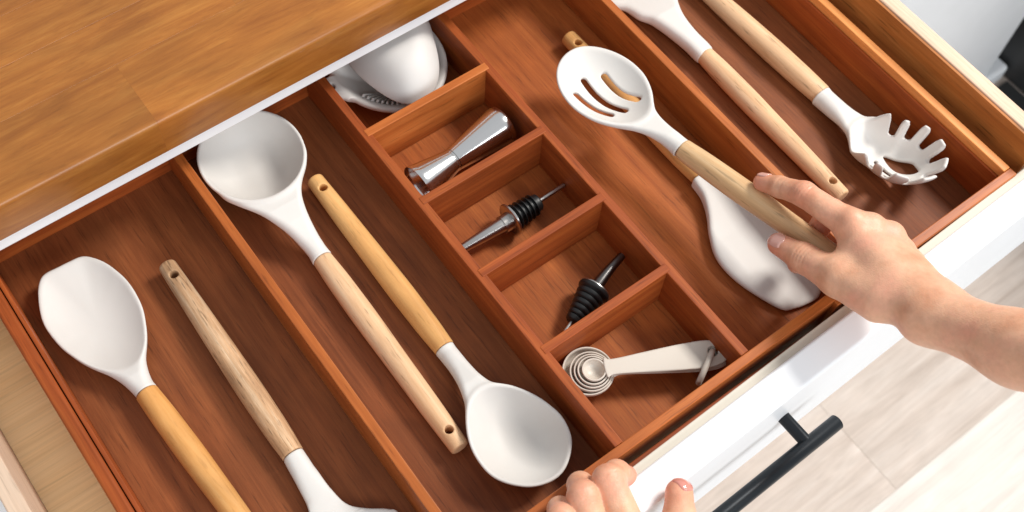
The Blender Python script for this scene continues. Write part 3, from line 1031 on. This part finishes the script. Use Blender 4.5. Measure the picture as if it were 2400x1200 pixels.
# --- measuring spoons
ms = thing("measuring_spoons", "nested set of warm grey measuring spoons on a ring in the front small compartment", "measuring spoons", (0.07, -0.045, -0.046))
dirv = Vector((0.893, -0.45, 0)).normalized()
per = Vector((-dirv.y, dirv.x, 0))
cb = Vector((31.5, -21.0, 0))
RS = [(19.6, -29.5, 14.5, (-1.6, 2.2)), (16.2, -27.8, 12.5, (-0.2, 0.8)), (13.9, -26.0, 11, (0, 0.3)), (11.7, -24.2, 10, (0, 0)), (9.2, -22.4, 8, (0.3, -0.3))]
for k, (r, zr, dp, (oa, ob_)) in enumerate(RS):
    s_ = bpy.data.objects.new("spoon", None)
    COL.objects.link(s_)
    s_.parent = ms
    s_.location = (0, 0, 0)
    c = cb + dirv * (oa + 1.0 * k * 0.3) + per * ob_
    prof = []
    t = 1.4
    nseg = 12
    for q in range(nseg + 1):
        a = math.pi / 2 * q / nseg
        prof.append((-dp * math.cos(a) if q < nseg else 0.0, max(0.01, r * math.sin(a))))
    prof.append((0.5, r - 0.3))
    prof.append((0.5, r - t + 0.3))
    for q in range(nseg, -1, -1):
        a = math.pi / 2 * q / nseg
        prof.append((-(dp - t) * math.cos(a) if q < nseg else 0.0, max(0.01, (r - t) * math.sin(a))))
    lathe("bowl", prof, M['plastic'], s_, (c.x, c.y, zr), (0, 0, 1), seg=56)
    # handle plate
    L0 = r - 1.0
    L1 = 106 - 0.6 * k
    twist = (-0.01, -0.035, -0.025, -0.012, 0.0)[k]
    d2 = Vector((dirv.x * math.cos(twist) - dirv.y * math.sin(twist), dirv.x * math.sin(twist) + dirv.y * math.cos(twist), 0))
    p2 = Vector((-d2.y, d2.x, 0))
    wk = 1.0 if k == 4 else 0.86
    st = [(0.0, 7.2), (0.05, 6.3), (0.15, 6.6), (0.35, 8.4), (0.6, 10.4), (0.78, 11.2), (0.86, 10.6), (0.92, 9.2), (0.96, 7.2), (0.99, 4.2), (1.0, 1.6)]
    left = [c + d2 * (L0 + (L1 - L0) * u) + p2 * w_ * wk for u, w_ in st]
    right = [c + d2 * (L0 + (L1 - L0) * u) - p2 * w_ * wk for u, w_ in st]
    poly = [(v.x, v.y) for v in left] + [(v.x, v.y) for v in right[::-1]]
    pp = Poly2D(poly, pad=6, h=0.5, n=4)
    hc = c + d2 * (L1 - 12) + p2 * 1.5
    zt = zr - 0.3
    def f_h(X, Y, Z, pp=pp, hc=hc, zt=zt):
        u = np.clip(((X - cb.x) * dirv.x + (Y - cb.y) * dirv.y) / 100, 0, 1)
        zz = zt + 0.6 - 2.2 * u * u
        d = smax(pp(X, Y), np.abs(Z - zz) - 0.85, 0.8)
        return smax(d, 4.0 - np.hypot(X - hc.x, Y - hc.y), 0.6)
    xs_ = [p[0] for p in poly]
    ys_ = [p[1] for p in poly]
    nets_obj("handle", f_h, (min(xs_) - 2, min(ys_) - 2, zt - 4.5), (max(xs_) + 2, max(ys_) + 2, zt + 3), 0.8, M['plastic'], s_)
# ring through the handle holes
hc = cb + dirv * (105.8 - 2.4 - 10.5) + per * 1.5
rc = hc - per * 10.0 - dirv * 7
pts = []
e1 = (hc - rc).normalized()
for k in range(25):
    a = 2 * math.pi * k / 24
    v = rc + e1 * (13.5 * math.cos(a)) + Vector((0, 0, 9.5 * math.sin(a)))
    pts.append((v.x, v.y, -29.0 + v.z))
tube("ring", pts, [2.3] * 25, M['plastic'], ms, seg=14)

# --- ribbed dish and the cup lying on it
dh = thing("ribbed_dish", "pale grey oval dish with raised ribs inside, under the upturned cup at the tray's back", "dish", (0.066, 0.29, -0.046))
cd = (68, 306)
outd = [(cd[0] + 50 * math.cos(a) - (6 if math.sin(a) < -0.5 else 0) * 0, cd[1] + 58 * math.sin(a)) for a in np.linspace(0, 2 * math.pi, 25)[:-1]]
outd = [(x, min(y, 322.5)) for x, y in outd]
PD = Polar(outd, (68, 290), 1)
ID = Polar(inset(outd, (68, 290), 6.0), (68, 290), 1)
nk = neck_field([(286, 20, -24, 3, 2.4), (296, 17, -23, 8, 2.4), (304, 15, -22.5, 8.4, 2.4), (314, 17, -22.5, 6, 2.4)])
def ear(X, Y, Z):
    return np.hypot(X - 12.6, Y - 304) - 3.4
nets_obj("bowl", bowl_field(PD, ID, lambda X, Y: -23.0 + 0 * X, 22.5, 19.6, p=2.8, neck=nk, kneck=4, slots=ear, krim=4.0, te=4.0), (6, 244, -48), (121, 326, -17), 1.0, M['cup'], dh)
for k in range(24):
    a = math.radians(188 + k * 7.1)
    d_ = Vector((math.cos(a), math.sin(a), 0))
    rr_ = 1.0 / float(ID(np.array([68 + math.cos(a)]), np.array([290 + math.sin(a)]))[0])
    r0_ = rr_ * 0.76
    pmid = Vector((68, 290, 0)) + d_ * r0_
    zz = -23.0 - 19.6 * (1 - 0.76 ** 2.8)
    bm = bmesh.new()
    bmesh.ops.create_cube(bm, size=1)
    for v in bm.verts:
        v.co = Vector((v.co.x * 0.018, v.co.y * 0.0020, v.co.z * 0.0042))
    bmesh.ops.bevel(bm, geom=list(bm.edges), offset=0.0005, segments=1, affect='EDGES')
    o = bm_obj("rib", bm, M['cup'], dh)
    slope = 19.6 * 2.8 * 0.76 ** 1.8 / rr_
    xv = Vector((d_.x, d_.y, slope)).normalized()
    yv = Vector((0, 0, 1)).cross(xv).normalized()
    zv = xv.cross(yv)
    o.matrix_basis = Matrix.Translation(Vector((pmid.x, pmid.y, zz + 1.9)) / 1000 - root_loc(dh)) @ Matrix((xv, yv, zv)).transposed().to_4x4()

cp = thing("upturned_cup", "smooth white cup turned upside down on the ribbed dish, half under the countertop", "cup", (0.075, 0.29, -0.03))
cc = (76, 292)
outc = [(115.5, 313), (107.5, 291), (96, 268), (83, 253), (69, 246.5), (55, 249), (45.5, 261), (39, 283), (36.5, 306), (40, 318), (60, 322), (90, 322), (110, 321)]
PC = Polar(outc, cc, 2)
def f_cup(X, Y, Z):
    r = PC(X, Y)
    top = -12.0 + 24.0 * (1 - np.minimum(r, 1.4) ** 3.4)
    g = np.sqrt(1 + (24 * 3.4 * np.clip(r, 0.1, 1.2) ** 2.4 / PC.rm) ** 2)
    d = smax((Z - top) / g, -15.5 - Z, 1.6)
    # flat pouring facet near the tip
    pl = (X - 76) * 0.34 + (Y - 250) * -0.62 + (Z + 6) * 0.70 - 4.0
    d = smax(d, pl / 1.0, 0.8)
    return d
nets_obj("shell", f_cup, (30, 240, -19), (122, 326, 19), 1.0, M['cup'], cp)

# ------------------------------------------------------------------ person (two hands)
pn = thing("person", "bare forearm and hand lifting the slotted spoon, other hand gripping the drawer front", "person", (0.21, -0.2, 0.0))

def chain(X, Y, Z, pts, rs, k=3.0):
    d = None
    for a, b, ra, rb in zip(pts[:-1], pts[1:], rs[:-1], rs[1:]):
        c = rcone(X, Y, Z, a, b, ra, rb)
        d = c if d is None else smin(d, c, k)
    return d

R_INDEX = ([(225.5, -62, 55), (222.8, -21.6, 46), (220.5, -2.4, 33), (218.2, 11.5, 23.5)], [10.8, 9.4, 8.0, 6.9])
R_THUMB = ([(199, -118, 57), (196, -86, 43), (195.5, -56, 28), (195.0, -34, 17)], [16.5, 13.6, 10.6, 8.2])
R_MID = ([(236, -72, 54), (238, -40, 32), (228, -41, 0), (203, -51, 3)], [10.5, 9.2, 8.0, 7.2])
R_RING = ([(245, -84, 50), (241, -66, 21), (226, -67, 0), (213, -73, 7)], [10.0, 8.6, 7.8, 7.0])
R_PINK = ([(249, -97, 44), (240, -90, 20), (225, -91, 4), (216, -95, 12)], [9.0, 7.6, 7.0, 6.4])
WR = (211, -150, 72)
def f_right(X, Y, Z):
    palm = rcone(X, Y, Z, (206, -146, 72), (225.5, -66, 53), 15.5, 11.5)
    palm = smin(palm, rcone(X, Y, Z, (214, -148, 70), (236, -75, 50), 15.5, 11.5), 10)
    palm = smin(palm, rcone(X, Y, Z, (220, -148, 67), (244, -86, 46), 14.5, 11.0), 10)
    palm = smin(palm, rcone(X, Y, Z, (224, -146, 64), (247, -98, 42), 14.0, 10.5), 10)
    fore = rcone(X, Y, Z, (208, -150, 73), (210, -204, 113), 16.8, 18.6)
    fore = smin(fore, rcone(X, Y, Z, (218, -150, 68), (217, -204, 108), 16.0, 18.4), 14)
    fore = smin(fore, rcone(X, Y, Z, (213, -204, 111), (196, -345, 265), 19.6, 36.0), 20)
    d = smin(palm, fore, 16)
    th = chain(X, Y, Z, *R_THUMB, k=5)
    th = smin(th, rcone(X, Y, Z, (198, -84, 46), (222, -76, 50), 8.0, 8.0), 10)
    d = smin(d, th, 12)
    fi = chain(X, Y, Z, *R_INDEX, k=3)
    for ch in (R_MID, R_RING, R_PINK):
        fi = smin(fi, chain(X, Y, Z, *ch, k=4), 1.2)
    d = smin(d, fi, 5)
    # knuckle bumps and skin creases
    for c, r in (((225.5, -63, 62), 7.5), ((236, -74, 59), 7.0), ((246, -86, 55), 7.0)):
        d = smin(d, np.sqrt((X - c[0]) ** 2 + (Y - c[1]) ** 2 + (Z - c[2]) ** 2) - r, 9)
    return d
def creases(fn, joints):
    """fine skin folds across the finger joints: (point, axis, reach, spacing, count)"""
    js = [(np.array(p_, float), np.array(a_, float) / np.linalg.norm(a_), r_, s_, n_) for p_, a_, r_, s_, n_ in joints]
    def f(X, Y, Z):
        d = fn(X, Y, Z)
        for p_, a_, r_, s_, n_ in js:
            vx, vy, vz = X - p_[0], Y - p_[1], Z - p_[2]
            t = vx * a_[0] + vy * a_[1] + vz * a_[2]
            rr = vx * vx + vy * vy + vz * vz
            env = np.exp(-rr / (r_ * r_)) * 1.6
            g = 0.0
            for k in range(n_):
                g = g + np.exp(-((t - (k - (n_ - 1) / 2) * s_) / 0.75) ** 2)
            d = d + 0.42 * env * g
        return d
    return f
def flush(spots):
    def f(V):
        o = np.zeros(len(V))
        for p_, r_, a_ in spots:
            o = np.maximum(o, a_ * np.exp(-((V - np.array(p_)) ** 2).sum(1) / (r_ * r_)))
        return o
    return f
f_right = creases(f_right, [((221, -21, 53), (0.05, -1, 0.4), 8, 2.6, 4), ((219, -3, 40), (0.05, -1, 0.7), 7, 2.2, 3), ((190, -56, 36), (0, -1, 0.6), 9, 2.8, 4)])
arm = nets_obj("arm", f_right, (150, -392, -14), (272, 26, 312), 1.15, M['skin'], pn, skip=1.0,
               attr=flush([((218, 14, 24), 13, 0.65), ((222, -22, 48), 14, 0.45), ((195, -34, 18), 15, 0.7), ((196, -60, 28), 13, 0.35), ((226, -64, 62), 13, 0.35),
                           ((237, -75, 58), 12, 0.35), ((246, -87, 54), 12, 0.35), ((234, -44, 30), 16, 0.8), ((205, -51, 4), 12, 0.7)]))

def nail(hand_fn, parent, centre, normal, along, hl, hw, mat, pad=0.7, dep=5.0):
    n = Vector(normal).normalized()
    a = Vector(along)
    a = (a - n * a.dot(n)).normalized()
    b = n.cross(a)
    c = Vector(centre)
    def fn(X, Y, Z):
        vx, vy, vz = X - c.x, Y - c.y, Z - c.z
        s = vx * a.x + vy * a.y + vz * a.z
        u = vx * b.x + vy * b.y + vz * b.z
        w = vx * n.x + vy * n.y + vz * n.z
        box = (np.power(np.abs(s / hl) ** 3 + np.abs(u / hw) ** 3 + 1e-9, 1 / 3) - 1) * min(hl, hw)
        box = np.maximum(box, np.abs(w) - dep)
        return smax(np.abs(hand_fn(X, Y, Z)) - pad, box, 0.4)
    e = max(hl, hw, dep) + 2
    nets_obj("fingernail", fn, tuple(v - e for v in c), tuple(v + e for v in c), 0.5, mat, parent)

nail(f_right, arm, (192.5, -31, 23.5), (-0.55, -0.12, 0.82), (0.05, 0.85, -0.45), 7.0, 6.0, M['nail'])
nail(f_right, arm, (221.5, 14.5, 29.0), (0.35, 0.55, 0.75), (-0.1, 0.8, -0.6), 5.5, 4.6, M['nail'])

L_INDEX = ([(-42, -168, 8), (-25.5, -102, 23), (-15, -99.5, 13), (-7.5, -103, 4)], [14.0, 10.6, 8.8, 7.0])
L_MID = ([(-66, -160, 6), (-46, -101, 23), (-39, -91, 10), (-33, -95, 2)], [13.6, 10.6, 8.6, 7.0])
L_RING = ([(-88, -152, 0), (-66, -104, 21), (-60, -96, 9), (-54, -97, 2)], [12.5, 10.0, 8.2, 7.0])
L_PINK = ([(-106, -144, -8), (-87, -110, 14), (-81, -103, 4)], [9.4, 8.2, 7.0])
L_THUMB = ([(-38, -212, -30), (-14, -172, -14), (2, -147, 5), (11, -134.5, 12.5)], [15, 12.5, 11.0, 9.4])
def f_left(X, Y, Z):
    palm = rcone(X, Y, Z, (-66, -238, -34), (-44, -168, 6), 17, 12.5)
    for a, b in (((-72, -238, -34), (-66, -160, 4)), ((-80, -236, -36), (-88, -152, -2)), ((-86, -234, -38), (-104, -146, -10))):
        palm = smin(palm, rcone(X, Y, Z, a, b, 17, 12), 12)
    fore = rcone(X, Y, Z, (-76, -240, -36), (-110, -420, 20), 24, 38)
    d = smin(palm, fore, 18)
    d = smin(d, chain(X, Y, Z, *L_THUMB, k=4), 10)
    fi = chain(X, Y, Z, *L_INDEX, k=4)
    for ch in (L_MID, L_RING, L_PINK):
        fi = smin(fi, chain(X, Y, Z, *ch, k=4), 1.0)
    return smin(d, fi, 5)
f_left = creases(f_left, [((-26, -104, 33), (0.28, 0.9, 0.2), 9, 2.6, 4), ((-47, -104, 32), (0.28, 0.9, 0.2), 9, 2.6, 4)])
hnd = nets_obj("hand", f_left, (-160, -465, -70), (28, -80, 66), 1.2, M['skin'], pn, skip=1.0,
               attr=flush([((-8, -103, 4), 12, 0.85), ((-26, -101, 26), 13, 0.4), ((-46, -100, 26), 13, 0.45), ((-66, -104, 22), 13, 0.45), ((12, -133, 12), 13, 0.6), ((-4, -158, 0), 14, 0.5)]))
nail(f_left, hnd, (17.0, -131.5, 19.0), (0.66, 0.05, 0.75), (0.5, 0.75, 0.2), 7.5, 6.0, M['nail_gloss'])
